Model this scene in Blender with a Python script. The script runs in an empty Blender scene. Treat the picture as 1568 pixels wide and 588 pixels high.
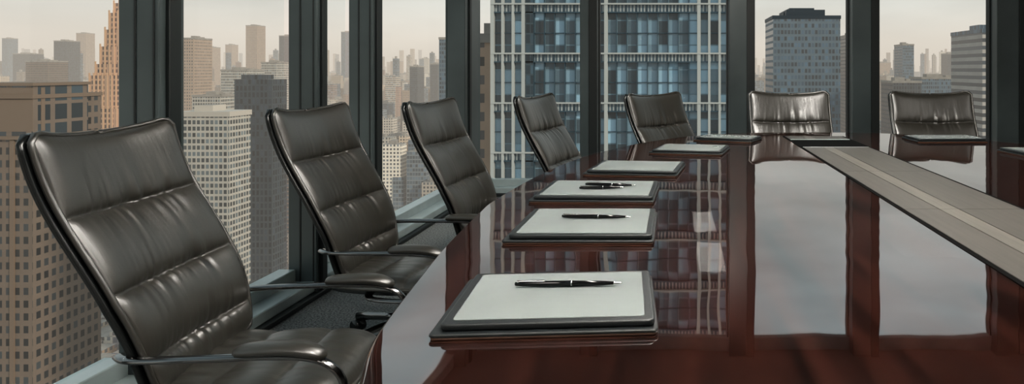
import bpy, bmesh, math, random
from mathutils import Vector, Matrix, noise
random.seed(7)
S=bpy.context.scene
C=bpy.context.collection
S.view_settings.view_transform='Standard'
for lk in ('Medium High Contrast','Standard - Medium High Contrast','AgX - Medium High Contrast'):
    try:
        S.view_settings.look=lk; print('LOOK',lk); break
    except Exception as ex: print('no look',lk)

# ---------------------------------------------------------------- materials
def new_mat(name):
    m=bpy.data.materials.new(name); m.use_nodes=True
    nt=m.node_tree; nt.nodes.clear()
    return m,nt
def N(nt,t,**k):
    n=nt.nodes.new(t)
    for a,b in k.items(): setattr(n,a,b)
    return n
def L(nt,a,b): nt.links.new(a,b)
def setv(s,v):
    if isinstance(v,tuple) and len(v)==3 and len(s.default_value)==4: v=(*v,1)
    s.default_value=v
def M(nt,op,a,b=None,c=None):
    n=N(nt,'ShaderNodeMath',operation=op)
    for i,v in enumerate((a,b,c)):
        if v is None: continue
        if isinstance(v,(int,float)): n.inputs[i].default_value=v
        else: L(nt,v,n.inputs[i])
    return n.outputs[0]
def mixc(nt,f,a,b):
    n=N(nt,'ShaderNodeMix',data_type='RGBA')
    for i,v in ((0,f),(6,a),(7,b)):
        if isinstance(v,(int,float)): n.inputs[i].default_value=v
        elif isinstance(v,tuple): n.inputs[i].default_value=(*v,1)
        else: L(nt,v,n.inputs[i])
    return n.outputs[2]
def simple(name,col,rough=.5,metal=0,noise_scale=0,noise_amt=.2,bump=0,bump_scale=200,coat=0,ior=1.5,stretch=(1,1,1)):
    m,nt=new_mat(name)
    p=N(nt,'ShaderNodeBsdfPrincipled'); o=N(nt,'ShaderNodeOutputMaterial'); L(nt,p.outputs[0],o.inputs[0])
    setv(p.inputs['Base Color'],col); p.inputs['Roughness'].default_value=rough; p.inputs['Metallic'].default_value=metal
    p.inputs['IOR'].default_value=ior; p.inputs['Coat Weight'].default_value=coat
    tc=N(nt,'ShaderNodeTexCoord'); mp=N(nt,'ShaderNodeMapping'); mp.inputs['Scale'].default_value=stretch
    L(nt,tc.outputs['Object'],mp.inputs[0])
    if noise_scale:
        t=N(nt,'ShaderNodeTexNoise'); t.inputs['Scale'].default_value=noise_scale; t.inputs['Detail'].default_value=5
        L(nt,mp.outputs[0],t.inputs['Vector'])
        lo=tuple(c*(1-noise_amt) for c in col); hi=tuple(min(1,c*(1+noise_amt)) for c in col)
        f=M(nt,'MULTIPLY_ADD',t.outputs[0],2.4,-.7); f.node.use_clamp=True
        L(nt,mixc(nt,f,lo,hi),p.inputs['Base Color'])
    if bump:
        t=N(nt,'ShaderNodeTexNoise'); t.inputs['Scale'].default_value=bump_scale; t.inputs['Detail'].default_value=3
        L(nt,mp.outputs[0],t.inputs['Vector'])
        b=N(nt,'ShaderNodeBump'); b.inputs['Strength'].default_value=bump; b.inputs['Distance'].default_value=.002
        L(nt,t.outputs[0],b.inputs['Height']); L(nt,b.outputs[0],p.inputs['Normal'])
    return m
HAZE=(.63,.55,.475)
def haze_out(nt,shader,Lh=3100,mx=.95):  # aerial haze painted into the material as emission that grows with distance
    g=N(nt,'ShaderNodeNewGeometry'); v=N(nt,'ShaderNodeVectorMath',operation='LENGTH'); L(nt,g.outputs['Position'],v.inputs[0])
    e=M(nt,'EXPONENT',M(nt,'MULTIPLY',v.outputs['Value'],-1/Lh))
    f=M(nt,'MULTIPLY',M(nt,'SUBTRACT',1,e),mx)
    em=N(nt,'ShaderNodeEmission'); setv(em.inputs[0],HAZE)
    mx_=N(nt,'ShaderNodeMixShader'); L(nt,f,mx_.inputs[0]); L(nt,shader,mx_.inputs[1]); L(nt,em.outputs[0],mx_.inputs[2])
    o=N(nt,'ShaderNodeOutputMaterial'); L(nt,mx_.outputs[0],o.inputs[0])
def facade(name,wall,glass,pu,pv,fu,fv,grough=.3,var=.5,attr=False,spec=.5,bright=.0):
    m,nt=new_mat(name)
    uv=N(nt,'ShaderNodeUVMap'); s=N(nt,'ShaderNodeSeparateXYZ'); L(nt,uv.outputs[0],s.inputs[0])
    u=M(nt,'DIVIDE',s.outputs[0],pu); v=M(nt,'DIVIDE',s.outputs[1],pv)
    mu=M(nt,'GREATER_THAN',M(nt,'FRACT',u),1-fu); mv=M(nt,'GREATER_THAN',M(nt,'FRACT',v),1-fv)
    mask=M(nt,'MULTIPLY',mu,mv)
    cb=N(nt,'ShaderNodeCombineXYZ'); L(nt,M(nt,'FLOOR',u),cb.inputs[0]); L(nt,M(nt,'FLOOR',v),cb.inputs[1])
    wn=N(nt,'ShaderNodeTexWhiteNoise',noise_dimensions='2D'); L(nt,cb.outputs[0],wn.inputs['Vector'])
    r=M(nt,'POWER',wn.outputs['Value'],1.8)
    g=mixc(nt,r,tuple(c*(1-var) for c in glass),tuple(min(1,c*(1+2.2*var)+bright) for c in glass))
    w=wall
    if attr:
        a=N(nt,'ShaderNodeAttribute',attribute_name='tint'); w=a.outputs['Color']
        g2=N(nt,'ShaderNodeMix',data_type='RGBA',blend_type='MULTIPLY'); g2.inputs[0].default_value=.6
        L(nt,g,g2.inputs[6]); L(nt,a.outputs['Color'],g2.inputs[7]); g=g2.outputs[2]
    else:
        t=N(nt,'ShaderNodeTexNoise'); t.inputs['Scale'].default_value=.15; t.inputs['Detail'].default_value=6
        L(nt,uv.outputs[0],t.inputs['Vector'])
        w=mixc(nt,t.outputs[0],tuple(c*.75 for c in wall),tuple(min(1,c*1.2) for c in wall))
    col=mixc(nt,mask,w,g)
    p=N(nt,'ShaderNodeBsdfPrincipled'); L(nt,col,p.inputs['Base Color'])
    L(nt,M(nt,'MULTIPLY_ADD',mask,grough-.8,.8),p.inputs['Roughness'])
    p.inputs['Specular IOR Level'].default_value=spec
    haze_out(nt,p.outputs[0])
    return m

# leather
def leather(name,col,rough):
    m,nt=new_mat(name)
    p=N(nt,'ShaderNodeBsdfPrincipled'); o=N(nt,'ShaderNodeOutputMaterial'); L(nt,p.outputs[0],o.inputs[0])
    tc=N(nt,'ShaderNodeTexCoord')
    a=N(nt,'ShaderNodeTexNoise'); a.inputs['Scale'].default_value=7; a.inputs['Detail'].default_value=4; L(nt,tc.outputs['Object'],a.inputs[0])
    L(nt,mixc(nt,a.outputs[0],tuple(c*.8 for c in col),tuple(c*1.25 for c in col)),p.inputs['Base Color'])
    L(nt,M(nt,'MULTIPLY_ADD',a.outputs[0],.10,rough-.05),p.inputs['Roughness'])
    v=N(nt,'ShaderNodeTexVoronoi'); v.inputs['Scale'].default_value=420; L(nt,tc.outputs['Object'],v.inputs['Vector'])
    mp=N(nt,'ShaderNodeMapping'); mp.inputs['Scale'].default_value=(8,60,9); L(nt,tc.outputs['Object'],mp.inputs[0])
    b2=N(nt,'ShaderNodeTexNoise'); b2.inputs['Scale'].default_value=1; b2.inputs['Detail'].default_value=3; L(nt,mp.outputs[0],b2.inputs[0])
    h=M(nt,'MULTIPLY_ADD',b2.outputs[0],.9,M(nt,'MULTIPLY',v.outputs['Distance'],.15))
    b=N(nt,'ShaderNodeBump'); b.inputs['Strength'].default_value=.30; b.inputs['Distance'].default_value=.0035
    L(nt,h,b.inputs['Height']); L(nt,b.outputs[0],p.inputs['Normal'])
    p.inputs['IOR'].default_value=1.9
    return m
LEA=leather('olive_black_leather',(.023,.0215,.017),.36)
SHELL=simple('black_shell',(.012,.014,.014),.25)
CHROME=simple('dark_chrome',(.20,.20,.20),.16,1.0)
MULL=simple('mullion_metal',(.078,.098,.10),.36,.2,noise_scale=1.2,noise_amt=.3)
MULLD=simple('mullion_gasket',(.012,.016,.016),.5)
ALU=simple('sill_aluminium',(.36,.42,.42),.32,.1,noise_scale=3)
CARPET=simple('carpet',(.18,.185,.18),.95,noise_scale=110,noise_amt=.9,bump=1,bump_scale=300)
PLASTER=simple('plaster',(.34,.31,.28),.8,noise_scale=4,noise_amt=.06)
CEILM=simple('ceiling_paint',(.20,.17,.15),.8,noise_scale=2,noise_amt=.1)
FOLIO=simple('slate_leather',(.013,.016,.017),.4,bump=.3,bump_scale=600)
COPPER=simple('tan_leather',(.10,.05,.03),.45,noise_scale=30)
PAPER=simple('pad_paper',(.20,.22,.215),.26,noise_scale=3,noise_amt=.12)
PENM=simple('black_pen',(.008,.008,.009),.15,.3)
STEEL=simple('pen_steel',(.5,.5,.5),.2,1)
STRIP=simple('inlay_taupe',(.055,.050,.043),.5,noise_scale=60,noise_amt=.2,stretch=(1,.05,1))
STRIP2=simple('inlay_taupe_light',(.095,.088,.076),.5,noise_scale=60,noise_amt=.2,stretch=(1,.05,1))
BLACKM=simple('inlay_black',(.004,.004,.004),.9,ior=1.15)
# glass
GL,nt=new_mat('window_glass')
tr=N(nt,'ShaderNodeBsdfTransparent'); setv(tr.inputs[0],(.96,.98,.98)); gl=N(nt,'ShaderNodeBsdfGlossy'); gl.inputs['Roughness'].default_value=.0
mx=N(nt,'ShaderNodeMixShader'); mx.inputs[0].default_value=.012
L(nt,tr.outputs[0],mx.inputs[1]); L(nt,gl.outputs[0],mx.inputs[2]); o=N(nt,'ShaderNodeOutputMaterial'); L(nt,mx.outputs[0],o.inputs[0])
# table wood
WOOD,nt=new_mat('lacquered_mahogany')
p=N(nt,'ShaderNodeBsdfPrincipled'); o=N(nt,'ShaderNodeOutputMaterial'); L(nt,p.outputs[0],o.inputs[0])
tc=N(nt,'ShaderNodeTexCoord'); mp=N(nt,'ShaderNodeMapping'); mp.inputs['Scale'].default_value=(14,1.3,8); L(nt,tc.outputs['Object'],mp.inputs[0])
t=N(nt,'ShaderNodeTexNoise'); t.inputs['Scale'].default_value=1.5; t.inputs['Detail'].default_value=9; t.inputs['Distortion'].default_value=.8; L(nt,mp.outputs[0],t.inputs[0])
f=M(nt,'MULTIPLY_ADD',t.outputs[0],2.2,-.6); f.node.use_clamp=True
L(nt,mixc(nt,f,(.005,.0022,.0018),(.032,.0115,.008)),p.inputs['Base Color'])
p.inputs['Roughness'].default_value=.02; p.inputs['IOR'].default_value=3.1
mp2=N(nt,'ShaderNodeMapping'); mp2.inputs['Scale'].default_value=(1.6,.6,1); L(nt,tc.outputs['Object'],mp2.inputs[0])
t2=N(nt,'ShaderNodeTexNoise'); t2.inputs['Scale'].default_value=6; t2.inputs['Detail'].default_value=1; L(nt,mp2.outputs[0],t2.inputs[0])
b=N(nt,'ShaderNodeBump'); b.inputs['Strength'].default_value=.04; b.inputs['Distance'].default_value=.01; L(nt,t2.outputs[0],b.inputs['Height']); L(nt,b.outputs[0],p.inputs['Normal'])

# ---------------------------------------------------------------- mesh helpers
class B:
    def __init__(s): s.v=[];s.f=[];s.uv=[];s.mi=[];s.col=[]
    def quad(s,pts,uvs,mi,col=None):
        i=len(s.v); s.v+=pts; s.f.append(tuple(range(i,i+len(pts)))); s.uv+=uvs; s.mi.append(mi); s.col+= [col or (1,1,1)]*len(pts)
    def box(s,x0,x1,y0,y1,z0,z1,mi=0,col=None,bottom=True,roof=None):
        def side(a,b,u0):
            d=math.hypot(b[0]-a[0],b[1]-a[1])
            s.quad([(a[0],a[1],z0),(b[0],b[1],z0),(b[0],b[1],z1),(a[0],a[1],z1)],[(u0,z0-z1),(u0+d,z0-z1),(u0+d,0),(u0,0)],mi,col)
        c=[(x0,y0),(x1,y0),(x1,y1),(x0,y1)]
        for k in range(4): side(c[k],c[(k+1)%4],0)
        rm=mi if roof is None else roof
        s.quad([(x0,y0,z1),(x1,y0,z1),(x1,y1,z1),(x0,y1,z1)],[(0,0)]*4,rm,col)
        if bottom: s.quad([(x0,y1,z0),(x1,y1,z0),(x1,y0,z0),(x0,y0,z0)],[(0,0)]*4,rm,col)
    def obj(s,name,mats,tint=False):
        me=bpy.data.meshes.new(name); me.from_pydata(s.v,[],s.f)
        u=me.uv_layers.new(name='UVMap')
        u.data.foreach_set('uv',[q for c in s.uv for q in c])
        if tint:
            a=me.color_attributes.new('tint','FLOAT_COLOR','CORNER')
            a.data.foreach_set('color',[q for c in s.col for q in (*c,1)])
        for m in mats: me.materials.append(m)
        me.polygons.foreach_set('material_index',s.mi)
        o=bpy.data.objects.new(name,me); C.objects.link(o); return o
def from_bm(bm,name,mats,smooth=True,link=True):
    me=bpy.data.meshes.new(name); bm.to_mesh(me); bm.free()
    for m in mats: me.materials.append(m)
    if smooth:
        for p in me.polygons: p.use_smooth=True
    if not link: return me
    o=bpy.data.objects.new(name,me); C.objects.link(o); return o
def rbox(bm,x0,x1,y0,y1,z0,z1,bev=.004,seg=2,mi=0,vert=0):
    old=set(bm.faces)
    r=bmesh.ops.create_cube(bm,size=1)
    vs=r['verts']
    for v in vs: v.co=Vector(((x0+x1)/2+v.co.x*(x1-x0),(y0+y1)/2+v.co.y*(y1-y0),(z0+z1)/2+v.co.z*(z1-z0)))
    es=list({e for v in vs for e in v.link_edges})
    if vert:
        ve=[e for e in es if abs(e.verts[0].co.z-e.verts[1].co.z)>1e-6]
        bmesh.ops.bevel(bm,geom=ve,offset=vert,segments=5,affect='EDGES',profile=.5)
        fs=[f for f in bm.faces if f not in old]
        es=[e for e in {e for f in fs for e in f.edges} if abs(e.verts[0].co.z-e.verts[1].co.z)<1e-6]
    if bev:
        bmesh.ops.bevel(bm,geom=es,offset=bev,segments=seg,affect='EDGES',profile=.5)
    for f in bm.faces:
        if f not in old: f.material_index=mi
def catmull(P,n=8,closed=False):
    out=[];k=len(P);P=[Vector(p) for p in P]
    rng=range(k) if closed else range(k-1)
    for i in rng:
        if closed: a,b,c,d=P[(i-1)%k],P[i],P[(i+1)%k],P[(i+2)%k]
        else: a,b,c,d=P[max(i-1,0)],P[i],P[i+1],P[min(i+2,k-1)]
        for j in range(n):
            t=j/n
            out.append(.5*((2*b)+(c-a)*t+(2*a-5*b+4*c-d)*t*t+(3*b-a-3*c+d)*t**3))
    if not closed: out.append(P[-1])
    return out
def tube(bm,pts,ra,rb=None,seg=10,closed=False,mi=0,ref=Vector((0,1,0))):
    rb=rb or ra; n=len(pts); rings=[]
    for i,pn in enumerate(pts):
        if closed: d=pts[(i+1)%n]-pts[i-1]
        else: d=pts[min(i+1,n-1)]-pts[max(i-1,0)]
        d.normalize(); s=(ref-d*ref.dot(d))
        if s.length<1e-3: s=Vector((1,0,0))-d*d.x
        s.normalize(); u=d.cross(s)
        rings.append([bm.verts.new(pn+s*math.cos(2*math.pi*k/seg)*ra+u*math.sin(2*math.pi*k/seg)*rb) for k in range(seg)])
    m=n if closed else n-1
    for i in range(m):
        a,b=rings[i],rings[(i+1)%n]
        for k in range(seg):
            f=bm.faces.new((a[k],a[(k+1)%seg],b[(k+1)%seg],b[k])); f.material_index=mi
    if not closed:
        for r in (rings[0],rings[-1]): bm.faces.new(r).material_index=mi

# ---------------------------------------------------------------- room
XW=-2.05; YF=6.8; XR=6.5; YB=-2.5; HC=3.05
def slab(name,x0,x1,y0,y1,z0,z1,m):
    b=B(); b.box(x0,x1,y0,y1,z0,z1); return b.obj(name,[m])
slab('floor',XW-.15,XR+.2,YB-.2,YF+.15,-.25,0,CARPET)
slab('ceiling',XW-.15,XR+.2,YB-.2,YF+.15,HC,HC+.3,CEILM)
slab('wall_right',XR,XR+.2,YB-.2,YF+.15,0,HC,PLASTER)
slab('wall_back',XW-.15,XR,YB-.2,YB,0,HC,PLASTER)
lm=[-2.2,-1.0,.2,1.45,2.59,3.73,4.42]
ti=1
def wof(y): return .15 if y>4 else (.135 if 2.5<y<2.6 else .12)
def mullion_left(y0,wy=.12):
    global ti
    bm=bmesh.new()
    rbox(bm,XW,XW+.15,y0,y0+wy,0,HC,.004,1)
    rbox(bm,XW+.06,XW+.068,y0-.004,y0+wy+.004,0,HC,.001,1,mi=1)
    rbox(bm,XW+.13,XW+.136,y0-.004,y0+wy+.004,0,HC,.001,1,mi=1)
    rbox(bm,XW+.145,XW+.165,y0+.035,y0+wy-.035,0,HC,.003,1,mi=1)
    from_bm(bm,'trim_%d'%ti,[MULL,MULLD],False); ti+=1
for y in lm: mullion_left(y,wof(y))
def mullion_far(xc,w):
    global ti
    bm=bmesh.new()
    rbox(bm,xc-w/2,xc+w/2,YF-.15,YF,0,HC,.004,1)
    rbox(bm,xc-w/2-.015,xc+w/2+.015,YF-.02,YF+.06,0,HC,.003,1,mi=1)
    rbox(bm,xc+w/2-.075,xc+w/2+.002,YF-.165,YF-.14,0,HC,.002,1,mi=1)
    from_bm(bm,'trim_%d'%ti,[MULL,MULLD],False); ti+=1
fm=[(-.82,.16),(.63,.24),(1.80,.25),(3.18,.28),(4.5,.22),(5.8,.22)]
for x,w in fm: mullion_far(x,w)
bm=bmesh.new(); rbox(bm,XW-.04,XW+.14,6.40,YF+.1,0,HC,.005,1); rbox(bm,XW+.135,XW+.155,6.5,6.56,0,HC,.002,1,mi=1)
from_bm(bm,'trim_%d'%ti,[MULL,MULLD],False); ti+=1
wi=1
ys=[YB]+lm+[6.40]
for i in range(len(ys)-1):
    y0=ys[i]+(.0 if i==0 else wof(ys[i])); y1=ys[i+1]
    if y1-y0<.1: continue
    bm=bmesh.new()
    rbox(bm,XW-.03,XW-.022,y0,y1,.1,HC-.1,0,mi=0)
    rbox(bm,XW-.05,XW+.04,y0,y1,.06,.15,.004,1,mi=1); rbox(bm,XW-.05,XW+.03,y0,y1,HC-.12,HC,.004,1,mi=1)
    from_bm(bm,'window_%d'%wi,[GL,ALU],False); wi+=1
xs=[(XW+.14,0)]+fm+[(XR,0)]
for i in range(len(xs)-1):
    x0=xs[i][0]+xs[i][1]/2; x1=xs[i+1][0]-xs[i+1][1]/2
    bm=bmesh.new()
    rbox(bm,x0,x1,YF+.03,YF+.038,.1,HC-.1,0,mi=0)
    rbox(bm,x0,x1,YF-.03,YF+.05,.06,.15,.004,1,mi=1); rbox(bm,x0,x1,YF-.03,YF+.05,HC-.12,HC,.004,1,mi=1)
    from_bm(bm,'window_%d'%wi,[GL,ALU],False); wi+=1
bm=bmesh.new(); rbox(bm,XW-.1,XW+.17,YB,YF,0,.03,.006,2); rbox(bm,XW-.1,XW+.14,YB,YF,.03,.085,.006,2,mi=1)
from_bm(bm,'baseboard_left',[MULLD,ALU],False)
bm=bmesh.new(); rbox(bm,XW+.17,XR,YF-.15,YF+.1,0,.03,.006,2); rbox(bm,XW+.14,XR,YF-.12,YF+.1,.03,.085,.006,2,mi=1)
from_bm(bm,'baseboard_far',[MULLD,ALU],False)

# ---------------------------------------------------------------- table
CX=.88; TZ=.78
left=[(-.02,.40),(-.22,.55),(-.36,.76),(-.443,.985),(-.49,1.148),(-.53,1.425),(-.567,1.739),(-.592,2.084),(-.60,2.32),(-.563,2.83),(-.493,3.285),(-.375,3.695),(-.19,4.12),(.10,4.52),(.42,4.74)]
half=[(.40,.13),(.12,.27)]+left[1:]
pts=[(.88,.04)]+half+[(.88,4.79)]+[(2*CX-x,y) for x,y in reversed(half)]
out=catmull([(x,y,0) for x,y in pts],10,True)
def loft(bm,outl,prof,cx,cy,mi=0):
    rings=[]
    n=len(outl)
    for off,z in prof:
        r=[]
        for i,pn in enumerate(outl):
            d=(outl[(i+1)%n]-outl[i-1]).normalized(); nn=Vector((d.y,-d.x,0))
            if nn.dot(Vector((pn.x-cx,pn.y-cy,0)))<0: nn=-nn
            q=pn+nn*off; r.append(bm.verts.new((q.x,q.y,z)))
        rings.append(r)
    for a,b in zip(rings,rings[1:]):
        for i in range(n):
            f=bm.faces.new((a[i],a[(i+1)%n],b[(i+1)%n],b[i])); f.material_index=mi; f.smooth=True
    for r in (rings[0],rings[-1]):
        f=bm.faces.new(r); f.material_index=mi; f.smooth=False
tb=bpy.data.objects.new('conference_table',None); C.objects.link(tb)
def child(o,p): o.parent=p; return o
bm=bmesh.new()
loft(bm,out,[(-.10,TZ-.055),(-.03,TZ-.05),(-.008,TZ-.035),(0,TZ-.018),(-.002,TZ-.007),(-.009,TZ)],CX,2.3)
bmesh.ops.recalc_face_normals(bm,faces=bm.faces)
child(from_bm(bm,'tabletop',[WOOD],False),tb)
bm=bmesh.new()
for cy in (1.1,2.35,3.6):
    rbox(bm,CX-.45,CX+.45,cy-.22,cy+.22,.08,TZ-.05,.02,2,vert=.08)
    rbox(bm,CX-.52,CX+.52,cy-.28,cy+.28,0,.08,.01,2,vert=.08,mi=1)
rbox(bm,CX-.1,CX+.1,.9,3.8,.35,.6,.01,2)
child(from_bm(bm,'pedestal',[WOOD,BLACKM],False),tb)
bm=bmesh.new()
sx0,sx1=.70,1.06
rbox(bm,sx0-.014,sx1+.014,.35,4.50,TZ-.003,TZ+.0015,0,mi=1)
for a,b2,m_ in ((sx0,sx0+.105,0),(sx0+.108,sx0+.165,3),(sx0+.168,sx1,0)):
    ya=.36
    for yb in (1.35,2.15,2.95,3.85):
        rbox(bm,a,b2,ya+.001,yb-.001,TZ-.002,TZ+.003,.0006,1,mi=m_); ya=yb
    rbox(bm,a,b2,4.28,4.49,TZ-.002,TZ+.003,.0006,1,mi=m_)
rbox(bm,sx0,sx1,3.85,3.862,TZ,TZ+.004,.001,1,mi=2); rbox(bm,sx0,sx1,4.268,4.28,TZ,TZ+.004,.001,1,mi=2)
child(from_bm(bm,'cable_inlay',[STRIP,BLACKM,ALU,STRIP2],False),tb)

# ---------------------------------------------------------------- chair
SEAMS=[0,.17,.44,.72,1.0]   # from bottom
def bp(s,t):
    z=.31+.712*t; x=-.205-.245*t+.032*math.sin(2*math.pi*t*.85)
    w=.240+.047*min(1,t/.4)**.7+.008*t
    z+= (t**6)*(.030*abs(s)**2.5-.030*abs(s)**22)
    z-= ((1-t)**8)*(-.05*abs(s)**4)
    x+=.045*s*s
    return Vector((x,s*w,z))
def grid(bm,fn,nu,nv,mi,flip=False):
    g=[[bm.verts.new(fn(-1+2*i/nu,j/nv)) for i in range(nu+1)] for j in range(nv+1)]
    for j in range(nv):
        for i in range(nu):
            q=(g[j][i],g[j][i+1],g[j+1][i+1],g[j+1][i])
            f=bm.faces.new(q[::-1] if flip else q); f.material_index=mi; f.smooth=True
def edgef(s,t): return math.sqrt(max(0,1-abs(s)**7))*math.sqrt(max(0,1-abs(2*t-1)**26))
def seaminfo(t,S_=SEAMS):
    for k in range(len(S_)-1):
        if t<=S_[k+1]+1e-9:
            return (t-S_[k])/(S_[k+1]-S_[k]),k
    return 1,len(S_)-2
nrm=Vector((.93,0,.3)).normalized()
def front(s,t):
    te=min(1,max(0,t+.018*(1-s*s)*math.sin(math.pi*t)))
    q,k=seaminfo(te); puff=(max(0,4*q*(1-q)))**.40
    wr=0
    for j,sm in enumerate(SEAMS[1:-1]):
        d=te-sm
        wr+=math.exp(-abs(d)/.06)*(noise.noise(Vector((s*11+d*5*s,j*7.3+(2 if d>0 else 0),d*3)))+.5*noise.noise(Vector((s*22+d*8*s,j*3.3+(2 if d>0 else 0),d*3))))
    big=noise.noise(Vector((s*2.2,t*4,3.1)))
    e=edgef(s,t)
    d=e*(.008+.038*puff*(.75+.25*(1-s*s))+.010*wr*math.exp(-(s/.65)**4)+.005*big)
    return bp(s,t)+nrm*d
def back(s,t): return bp(s,t)-nrm*(.035*edgef(s,t))
bm=bmesh.new(); grid(bm,front,100,150,0); bmesh.ops.recalc_face_normals(bm,faces=bm.faces)
ME_back=from_bm(bm,'backrest_cushion',[LEA],True,False)
bm=bmesh.new(); grid(bm,back,30,40,0,True); 
ME_shell=from_bm(bm,'backrest_shell',[SHELL],True,False)
bm=bmesh.new()
rim=[bp(-1,j/30) for j in range(31)]+[bp(-1+2*i/30,1) for i in range(1,30)]+[bp(1,1-j/30) for j in range(31)]+[bp(1-2*i/20,0) for i in range(1,20)]
tube(bm,[r+nrm*.004 for r in rim],.008,.008,8,True,0)
tube(bm,[r-nrm*.020 for r in rim],.013,.010,8,True,1)
for j in (1,2,3):
    line=[]
    for i in range(61):
        s=-.985+1.97*i/60; t=SEAMS[j]
        for _ in range(4): t=SEAMS[j]-.018*(1-s*s)*math.sin(math.pi*t)
        line.append(front(s,t)+nrm*.002)
    tube(bm,line,.0035,.0035,6,False,0,ref=Vector((0,0,1)))
bmesh.ops.recalc_face_normals(bm,faces=bm.faces)
ME_rim=from_bm(bm,'backrest_piping',[LEA,SHELL],True,False)
def sp(s,t):
    x=-.24+.52*t; w=.245+.02*math.sin(math.pi*t*.8)
    w*= (1-.12*t**8)
    z=.315-.035*t**6-.01*math.sin(math.pi*t)
    return Vector((x,s*w,z))
def seat_top(s,t):
    q,k=seaminfo(t,[0,.34,.67,1.0]); puff=(max(0,4*q*(1-q)))**.4
    e=math.sqrt(max(0,1-abs(s)**6))*math.sqrt(max(0,1-abs(2*t-1)**12))
    wr=noise.noise(Vector((s*8,t*4,9)))
    return sp(s,t)+Vector((0,0,e*(.028+.02*puff+.012*s*s+.004*wr)))
def seat_bot(s,t):
    e=math.sqrt(max(0,1-abs(s)**6))*math.sqrt(max(0,1-abs(2*t-1)**12))
    return sp(s,t)-Vector((0,0,.045*e))
bm=bmesh.new(); grid(bm,seat_top,50,60,0); grid(bm,seat_bot,20,20,1,True)
rs=[sp(-1,j/20) for j in range(21)]+[sp(-1+.1*i,1) for i in range(1,20)]+[sp(1,1-j/20) for j in range(21)]+[sp(1-.1*i,0) for i in range(1,20)]
tube(bm,rs,.008,.008,8,True,0,ref=Vector((0,0,1)))
bmesh.ops.recalc_face_normals(bm,faces=bm.faces)
ME_seat=from_bm(bm,'seat_cushion',[LEA,SHELL],True,False)
ME_arm=[]
AZ=.465
for sg in (-1,1):
    bm=bmesh.new(); y=sg*.305
    P=[(-.245,sg*.255,AZ-.004),(-.20,sg*.290,AZ-.002),(-.10,y,AZ),(.14,y,AZ),(.255,y,AZ-.010),(.315,y,AZ-.045),(.332,y,AZ-.10),(.285,y,AZ-.155),(.16,y,AZ-.19),(-.02,y*.9,AZ-.195),(-.08,y*.6,AZ-.195)]
    tube(bm,catmull(P,8),.016,.009,12)
    pad=catmull([(.06,y,AZ+.016),(.11,y,AZ+.019),(.18,y,AZ+.020),(.24,y,AZ+.014),(.29,y,AZ-.004)],6)
    n=len(pad); rings=[]
    for i,pn in enumerate(pad):
        u=i/(n-1); r=.036*math.sqrt(max(.02,1-abs(2*u-1)**4)); h=.017*math.sqrt(max(.02,1-abs(2*u-1)**5))
        rings.append([bm.verts.new(pn+Vector((0,math.cos(a*math.pi/7)*r,math.sin(a*math.pi/7)*h))) for a in range(14)])
    for a,b2 in zip(rings,rings[1:]):
        for k in range(14):
            f=bm.faces.new((a[k],a[(k+1)%14],b2[(k+1)%14],b2[k])); f.material_index=1
    for r in (rings[0],rings[-1]): bm.faces.new(r).material_index=1
    bmesh.ops.recalc_face_normals(bm,faces=bm.faces)
    ME_arm.append(from_bm(bm,'armrest',[CHROME,LEA],True,False))
bm=bmesh.new()
def cyl(bm,x,y,z0,z1,r0,r1=None,seg=20,mi=0):
    r1=r0 if r1 is None else r1
    a=[bm.verts.new((x+math.cos(2*math.pi*k/seg)*r0,y+math.sin(2*math.pi*k/seg)*r0,z0)) for k in range(seg)]
    b2=[bm.verts.new((x+math.cos(2*math.pi*k/seg)*r1,y+math.sin(2*math.pi*k/seg)*r1,z1)) for k in range(seg)]
    for k in range(seg): bm.faces.new((a[k],a[(k+1)%seg],b2[(k+1)%seg],b2[k])).material_index=mi
    bm.faces.new(a).material_index=mi; bm.faces.new(b2).material_index=mi
cyl(bm,0,0,.10,.20,.032); cyl(bm,0,0,.18,.26,.02); cyl(bm,0,0,.245,.275,.09,.11); cyl(bm,0,0,.07,.115,.05,.04)
for k in range(5):
    a=2*math.pi*k/5+.3
    tube(bm,[Vector((math.cos(a)*r,math.sin(a)*r,z)) for r,z in ((.03,.095),(.12,.09),(.22,.078),(.29,.066))],.018,.012,10,ref=Vector((0,0,1)))
    for sgn in (-1,1):
        px_,py_=math.cos(a)*.285-math.sin(a)*.014*sgn,math.sin(a)*.285+math.cos(a)*.014*sgn
        c=Vector((px_,py_,.028)); ax=Vector((-math.sin(a),math.cos(a),0))
        tube(bm,[c-ax*.009,c-ax*.006,c+ax*.006,c+ax*.009],.028,.028,16,mi=1,ref=Vector((0,0,1)))
tube(bm,[Vector(p_) for p_ in ((-.05,0,.27),(-.16,0,.265),(-.24,0,.30),(-.275,0,.40),(-.29,0,.48))],.03,.010,10,mi=1)
bmesh.ops.recalc_face_normals(bm,faces=bm.faces)
ME_base=from_bm(bm,'swivel_base',[CHROME,SHELL],True,False)
def chair(bx,by,phi,tilt=0):
    p_=math.radians(phi); e=bpy.data.objects.new('office_chair',None); C.objects.link(e)
    e.location=(bx+.43*math.cos(p_),by+.43*math.sin(p_),0); e.rotation_euler=(0,0,p_)
    for nm,me in (('backrest',ME_back),('backrest_shell',ME_shell),('backrest_piping',ME_rim),('seat',ME_seat),('armrest_right',ME_arm[0]),('armrest_left',ME_arm[1]),('swivel_base',ME_base)):
        o=bpy.data.objects.new(nm,me); C.objects.link(o); o.parent=e
chair(-1.66,2.07,6); chair(-1.63,3.17,-3); chair(-1.30,3.78,-5)
chair(-.89,4.52,-11); chair(-.14,4.86,-36); chair(.84,5.20,-88); chair(1.88,5.18,-92)

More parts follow.
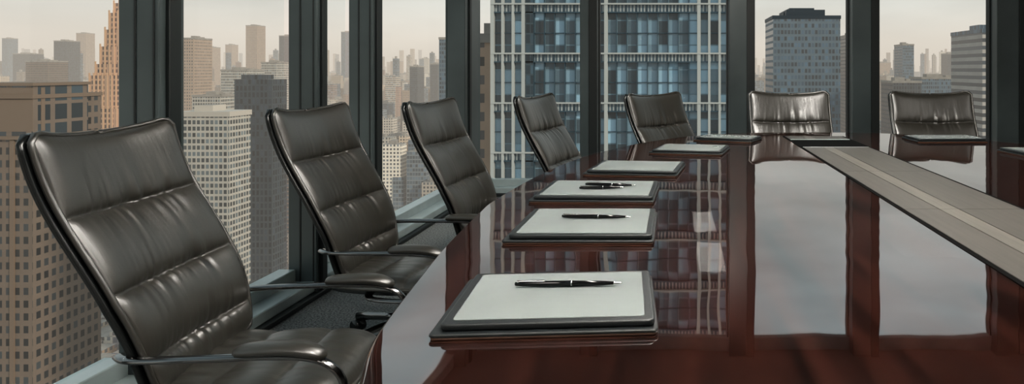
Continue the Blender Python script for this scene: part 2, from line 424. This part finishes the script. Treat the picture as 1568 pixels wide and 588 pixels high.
# ---------------------------------------------------------------- folios, pens
def folio(x,y,w,d,rot):
    e=bpy.data.objects.new('writing_folio',None); C.objects.link(e); e.location=(x,y,TZ); e.rotation_euler=(0,0,math.radians(rot))
    bm=bmesh.new()
    rbox(bm,-w/2,w/2,-d/2,d/2,.0003,.004,.001,1,mi=0,vert=.008)
    rbox(bm,-w/2-.002,w/2+.003,-d/2-.001,d/2,.0042,.0095,.0015,1,mi=1,vert=.008)
    child(from_bm(bm,'folio_back_cover',[COPPER,FOLIO],False),e)
    bm=bmesh.new()
    rbox(bm,-w/2+.012,w/2-.002,-d/2+.012,d/2-.002,.0098,.021,.004,3,mi=0,vert=.012)
    child(from_bm(bm,'folio_cover',[FOLIO],False),e)
    bm=bmesh.new()
    rbox(bm,-w/2+.028,w/2-.018,-d/2+.030,d/2-.016,.0205,.0222,.0008,1,vert=.008)
    child(from_bm(bm,'paper_pad',[PAPER],False),e)
def pen(x,y,rot,l=.19):
    bm=bmesh.new(); z=TZ+.0222+.0060
    P=[(-.5,.002),(-.495,.0035),(-.40,.0048),(-.1,.0052),(.02,.0055),(.021,.0058),(.035,.0058),(.036,.0052),(.30,.0045),(.42,.003),(.49,.001),(.5,.0005)]
    rings=[[bm.verts.new((u*l,math.cos(k*math.pi/7)*r,math.sin(k*math.pi/7)*r)) for k in range(14)] for u,r in P]
    for i,(a,b2) in enumerate(zip(rings,rings[1:])):
        for k in range(14):
            f=bm.faces.new((a[k],a[(k+1)%14],b2[(k+1)%14],b2[k])); f.smooth=True; f.material_index=1 if i in (5,9,10) else 0
    bm.faces.new(rings[0]); bm.faces.new(rings[-1])
    rbox(bm,-.48*l,-.22*l,-.0015,.0015,.0055,.0068,.0004,1,mi=1)
    rbox(bm,-.48*l,-.46*l,-.0015,.0015,.002,.0068,.0004,1,mi=1)
    bmesh.ops.recalc_face_normals(bm,faces=bm.faces)
    o=from_bm(bm,'ballpoint_pen',[PENM,STEEL],False); o.location=(x,y,z); o.rotation_euler=(.3,0,math.radians(rot))
folio(-.22,1.275,.36,.30,4)
folio(-.24,1.90,.37,.35,0)
folio(-.265,2.42,.40,.34,-2)
folio(-.165,2.98,.38,.33,-7)
folio(.08,3.68,.37,.32,-12)
folio(.32,4.27,.36,.24,-22)
folio(1.62,4.25,.42,.26,2); folio(1.90,3.55,.40,.32,8)
pen(-.20,1.32,2,.2); pen(-.215,1.92,-3); pen(-.225,2.45,-8,.18); pen(-.25,2.39,6,.15)

# ---------------------------------------------------------------- city
G=-175.
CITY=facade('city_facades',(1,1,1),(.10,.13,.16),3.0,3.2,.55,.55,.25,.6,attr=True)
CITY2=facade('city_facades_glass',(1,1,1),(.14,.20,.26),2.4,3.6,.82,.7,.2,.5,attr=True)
ROOF,nt=new_mat('roof_gravel')
p=N(nt,'ShaderNodeBsdfPrincipled'); t=N(nt,'ShaderNodeTexNoise'); t.inputs['Scale'].default_value=.2
tc=N(nt,'ShaderNodeTexCoord'); L(nt,tc.outputs['Object'],t.inputs[0]); L(nt,mixc(nt,t.outputs[0],(.12,.12,.115),(.36,.34,.31)),p.inputs['Base Color']); p.inputs['Roughness'].default_value=.9
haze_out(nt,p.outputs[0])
GRD,nt=new_mat('city_ground')
p=N(nt,'ShaderNodeBsdfPrincipled'); tc=N(nt,'ShaderNodeTexCoord')
v=N(nt,'ShaderNodeTexVoronoi',feature='DISTANCE_TO_EDGE'); v.inputs['Scale'].default_value=.018; L(nt,tc.outputs['Object'],v.inputs['Vector'])
t=N(nt,'ShaderNodeTexNoise'); t.inputs['Scale'].default_value=.03; t.inputs['Detail'].default_value=8; L(nt,tc.outputs['Object'],t.inputs[0])
road=M(nt,'LESS_THAN',v.outputs['Distance'],.12)
L(nt,mixc(nt,road,mixc(nt,t.outputs[0],(.05,.065,.055),(.26,.25,.23)),(.13,.14,.15)),p.inputs['Base Color']); p.inputs['Roughness'].default_value=.8
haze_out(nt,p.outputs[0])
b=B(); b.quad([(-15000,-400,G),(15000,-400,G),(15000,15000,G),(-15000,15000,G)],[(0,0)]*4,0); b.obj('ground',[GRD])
K=1/1100.
def px(x,D): return (x-1055)*D*K
def pz(y,D): return 1.21+(108-y)*D*K
BEI=facade('beige_stone_facade',(.165,.128,.102),(.022,.028,.032),2.0,2.9,.55,.56,.3,.6)
WHI=facade('white_grid_facade',(.44,.42,.38),(.07,.09,.10),1.9,2.7,.70,.64,.3,.6)
DRK=facade('slate_tower_facade',(.045,.06,.072),(.02,.03,.042),2.0,3.2,.6,.72,.2,.5)
DEC=facade('deco_stone_facade',(.44,.29,.20),(.07,.045,.04),2.2,3.2,.46,.62,.5,.5)
BLU=facade('blue_grid_facade',(.09,.14,.18),(.035,.07,.105),1.7,3.2,.72,.62,.15,.6)
STR=facade('striped_facade',(.42,.40,.38),(.06,.08,.10),60,3.2,1.0,.5,.2,.3)
TAN=facade('tan_facade',(.36,.27,.205),(.07,.07,.07),2.6,3.4,.5,.5,.4,.5)
heroes=[]
def tower(name,x0,x1,D,dep,ytop,mats,extra=None):
    X0,X1=px(x0,D),px(x1,D); zt=pz(ytop,D); b=B()
    b.box(X0,X1,D,D+dep,G,zt,0,roof=1)
    w=X1-X0; 
    b.box(X0-.3,X1+.3,D-.3,D+.4,zt-.8,zt+.9,1); b.box(X0-.3,X0+.4,D,D+dep,zt-.8,zt+.9,1); b.box(X1-.4,X1+.3,D,D+dep,zt-.8,zt+.9,1)
    b.box(X0+w*.2,X0+w*.55,D+dep*.3,D+dep*.6,zt,zt+3.2,1); b.box(X0+w*.65,X0+w*.8,D+dep*.4,D+dep*.7,zt,zt+2.1,1)
    if extra: extra(b,X0,X1,D,dep,zt)
    heroes.append((X0-6,X1+6,D-6,D+dep+6)); return b.obj(name,mats)
b=B()
X1=-146.;D=160.
b.box(-215,X1,D,D+19,G,-5.,0,roof=1)
b.box(X1-15,X1+.05,D-.05,D+15,-14,-2.6,2,roof=1)
b.box(-215,X1+.6,D-.6,D+19,-14.8,-14,1); b.box(X1-15.4,X1+.5,D-.5,D+15.4,-2.6,-1.9,1)
b.box(-215,X1+.3,D-.4,D+19.2,-5.5,-4.6,1)
b.box(X1-9,X1+.1,D-.1,D,-13,-3,1); b.box(X1-.1,X1+.12,D+2,D+3,-13,-3,1)
b.box(-180,-168,D+4,D+12,-5,-1.5,1)
for k in range(8): b.box(-214+k*9,-213+k*9,D-.35,D,G,-14.8,1)
b.obj('beige_office_block',[BEI,simple('stone_trim',(.21,.165,.132),.8),facade('penthouse_facade',(.17,.135,.11),(.035,.055,.07),4.5,4.4,.72,.82,.2,.4)])
heroes.append((-230,-135,140,215))
D=420.; cx=px(165,D); b=B()
for hw,yt in ((15,170),(12,118),(10,100),(8.4,72),(6.8,45),(5.4,18),(3.8,2),(2.4,-14),(1.2,-30),(.4,-70)):
    z=pz(yt,D); b.box(cx-hw,cx+hw,D+15-hw,D+15+hw,G if hw==15 else z-40,z,0,roof=1)
    if hw>3:
        n=int(hw*2/2.6)
        for k in range(n+1):
            xx=cx-hw+k*2*hw/n
            b.box(xx-.35,xx+.35,D+15-hw-.5,D+15-hw,z-40,z+1.6,1)
            yy=D+15-hw+k*2*hw/n; b.box(cx+hw,cx+hw+.5,yy-.35,yy+.35,z-40,z+1.6,1)
b.obj('art_deco_skyscraper',[DEC,simple('deco_piers',(.56,.40,.29),.8)]); heroes.append((cx-20,cx+20,D-10,D+40))
b=B(); b.box(-212,-190,300,315,G,pz(178,300),0,roof=1); b.box(-207,-199,303,312,pz(178,300),pz(165,300),2,roof=1); b.box(-212.4,-189.6,299.6,315.4,pz(178,300)-1.2,pz(178,300)+1,2)
b.obj('white_grid_office_block',[WHI,ROOF,simple('white_concrete',(.48,.45,.41),.8)]); heroes.append((-225,-180,240,330))
b=B(); b.box(-216,-197.5,345,358,G,pz(124,345),0,roof=1); b.box(-214,-203,347,356,pz(124,345),pz(117,345),0)
b.obj('slate_residential_tower',[DRK,ROOF]); heroes.append((-225,-185,240,370))
tower('glass_high_rise',1208,1313,350,30,27,[BLU,simple('tower_crown',(.03,.045,.06),.5)],lambda b,X0,X1,D,dep,zt:(b.box(X0+7,X1-7,D+3,D+dep-3,zt,zt+4,1),b.box(X0+9,X1-12,D+5,D+dep-5,zt+4,zt+5,1)))
tower('striped_high_rise',1535,1590,300,34,48,[STR,BLU],None)
tower('grey_high_rise',1322,1350,620,30,56,[DRK,ROOF]); tower('small_high_rise',1410,1428,800,30,70,[BLU,ROOF])
tower('pale_high_rise',384,402,1500,30,40,[TAN,ROOF]); tower('slim_high_rise',686,716,520,20,60,[BLU,ROOF])
tower('tan_side_block',735,772,130,20,60,[TAN,ROOF])
for i,(x0,x1,D,yt,m) in enumerate([(84,104,1300,64,DRK),(3,12,1900,60,BLU),(119,134,1900,52,TAN),(436,458,1400,56,DRK),(610,625,2500,96,TAN),(655,668,2400,92,BLU),(1480,1500,1300,84,DRK),(1395,1440,520,128,DRK),(1440,1512,560,122,BLU),(1370,1392,1800,98,TAN),(533,550,1900,50,BLU),(286,303,760,60,TAN),(345,385,680,110,WHI),(300,345,530,150,WHI),(1575,1640,700,96,TAN),(40,75,900,96,BEI),(20,50,1600,84,DRK),(408,432,800,98,WHI),(640,652,1100,104,DRK),(672,684,1300,100,DRK),(320,332,1700,74,TAN),(352,362,2000,70,TAN)]):
    tower('high_rise',x0,x1,D,30,yt,[m,ROOF])
# blue glass office tower (neighbour)
D=90.; b=B(); X0,X1=px(771,D),px(1156,D); ZT=42
b.box(X0,X1,D,D+26,G,ZT,0,roof=1)
fp=6.3; z=41.0
while z>-70:
    b.box(X0-.1,X1+.1,D-.30,D,z-1.0,z,1)
    b.box(X0-.2,X1+.2,D-.75,D,z-.10,z+.10,2)
    b.box(X0-.2,X1+.2,D-.6,D,z-1.15,z-1.0,3)
    b.box(X0-.1,X1+.1,D-.2,D,z-3.75,z-3.65,3)
    z-=fp
n=24
for i in range(n+1):
    xx=X0+(X1-X0)*i/n
    b.box(xx-.05,xx+.05,D-.45,D,-70,ZT,3)
for i in (0,1,2,3,11,20,21,22,23,24):
    xx=X0+(X1-X0)*i/n; hw=.22 if i in (0,3,24,11,20) else .15
    b.box(xx-hw,xx+hw,D-.7,D,-70,ZT,2)
b.box(X0+4.2,X0+5.2,D-.6,D,-70,ZT,4)
b.obj('glass_office_tower',[facade('tower_glazing',(.16,.25,.31),(.11,.19,.25),1.315,3.15,.93,.95,.07,.7,bright=.05),
   facade('tower_spandrel',(.38,.42,.43),(.06,.10,.13),.44,50,.6,1.0,.4,.1),
   simple('tower_concrete',(.40,.43,.43),.6),simple('tower_frame',(.06,.10,.13),.4,.4),
   facade('tower_lift_glazing',(.05,.08,.10),(.025,.05,.07),.6,1.3,.85,.85,.15,.5)])
heroes.append((X0-5,X1+5,D-5,D+35))
b=B(); pal=[(.40,.30,.225),(.50,.41,.32),(.26,.215,.175),(.62,.56,.49),(.16,.19,.21),(.10,.14,.18),(.36,.23,.17),(.20,.25,.28),(.70,.65,.57)]
def blocked(x,y,w):
    for h in heroes:
        if h[0]-w<x<h[1]+w and h[2]-w<y<h[3]+w: return True
    return False
for i in range(38000):
    u=random.random(); D=300*math.exp(u*math.log(7500/300))
    x=random.uniform(-1.12,.72)*D
    w=random.uniform(6,17)*(1+D/2200); d=random.uniform(6,17)*(1+D/2200)
    if blocked(x,D,max(w,d)*.6): continue
    r=random.random()
    if D<600: h=random.uniform(12,45)
    elif D<1300: h=random.uniform(15,60) if r<.8 else random.uniform(60,120)
    else: h=random.uniform(20,90) if r<.72 else random.uniform(80,165)
    if D>1300 and r>.968: h=random.uniform(150,175+D*.03); w*=.45; d*=.45
    if 430<D<640 and -.60*D<x<-.50*D: continue
    c=random.choice(pal); j=random.uniform(.6,1.2); c=tuple(min(1,q*j) for q in c)
    mi=1 if (c[2]>c[0] or random.random()<.15) else 0
    b.box(x-w/2,x+w/2,D-d/2,D+d/2,G,G+h,mi,c,False,roof=2)
    if r>.5 and D<2500: b.box(x-w*.2,x+w*.15,D-d*.2,D+d*.2,G+h,G+h+random.uniform(2,5),2,c,False)
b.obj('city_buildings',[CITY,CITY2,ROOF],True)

# ---------------------------------------------------------------- lights
W=bpy.data.worlds.new('sky'); S.world=W; W.use_nodes=True; nt=W.node_tree; nt.nodes.clear()
tc=N(nt,'ShaderNodeTexCoord'); s=N(nt,'ShaderNodeSeparateXYZ'); L(nt,tc.outputs['Generated'],s.inputs[0])
cr=N(nt,'ShaderNodeValToRGB'); L(nt,s.outputs[2],cr.inputs[0])
E=cr.color_ramp.elements
E[0].position=0; E[0].color=(*HAZE,1)
E[1].position=1; E[1].color=(.38,.47,.51,1)
for p_,c_ in ((.04,(.66,.59,.52)),(.10,(.65,.63,.585)),(.3,(.60,.66,.67))):
    e=E.new(p_); e.color=(*c_,1)
mp=N(nt,'ShaderNodeMapping'); mp.inputs['Scale'].default_value=(1,1,4.5); L(nt,tc.outputs['Generated'],mp.inputs[0])
t=N(nt,'ShaderNodeTexNoise'); t.inputs['Scale'].default_value=2.6; t.inputs['Detail'].default_value=6; t.inputs['Roughness'].default_value=.5; L(nt,mp.outputs[0],t.inputs[0])
cf=M(nt,'MULTIPLY_ADD',t.outputs[0],2.8,-.42)
mm=N(nt,'ShaderNodeMix',data_type='RGBA',blend_type='MULTIPLY')
fq=M(nt,'MULTIPLY',M(nt,'SUBTRACT',s.outputs[2],.02),4.0); fq.node.use_clamp=True
L(nt,M(nt,'MINIMUM',fq,.55),mm.inputs[0])
cb=N(nt,'ShaderNodeCombineColor'); 
for i in range(3): L(nt,cf,cb.inputs[i])
L(nt,cr.outputs[0],mm.inputs[6]); L(nt,cb.outputs[0],mm.inputs[7])
bg=N(nt,'ShaderNodeBackground'); L(nt,mm.outputs[2],bg.inputs[0]); bg.inputs[1].default_value=1.05
o=N(nt,'ShaderNodeOutputWorld'); L(nt,bg.outputs[0],o.inputs[0])
sl=bpy.data.lights.new('sun','SUN'); sl.energy=2.5; sl.color=(1,.84,.68); sl.angle=.05
so=bpy.data.objects.new('sun',sl); C.objects.link(so); so.rotation_euler=Vector((-.72,.45,-.42)).to_track_quat('-Z','Y').to_euler()
def ceil_fill(x,y,sx,sy,pw):  # unseen area lamp added under the ceiling to brighten chairs and room
    l=bpy.data.lights.new('added_ceiling_fill','AREA'); l.shape='RECTANGLE'; l.size=sx; l.size_y=sy; l.energy=pw; l.color=(1,.95,.88)
    o=bpy.data.objects.new('added_ceiling_fill',l); C.objects.link(o); o.location=(x,y,HC-.03)
ceil_fill(.5,1.3,.35,1.5,115); ceil_fill(.5,3.6,.35,1.5,80); ceil_fill(4,2.2,1.5,3,35)
ceil_fill(-.6,-.8,.4,1.0,40)

# ---------------------------------------------------------------- camera
cam=bpy.data.cameras.new('camera'); co=bpy.data.objects.new('camera',cam); C.objects.link(co)
cam.sensor_width=36; cam.lens=36*1100/1600; cam.shift_x=-255/1600; cam.shift_y=-192/1600; cam.clip_start=.05; cam.clip_end=20000
co.location=(0,0,1.21); co.rotation_euler=(math.pi/2,0,0); S.camera=co
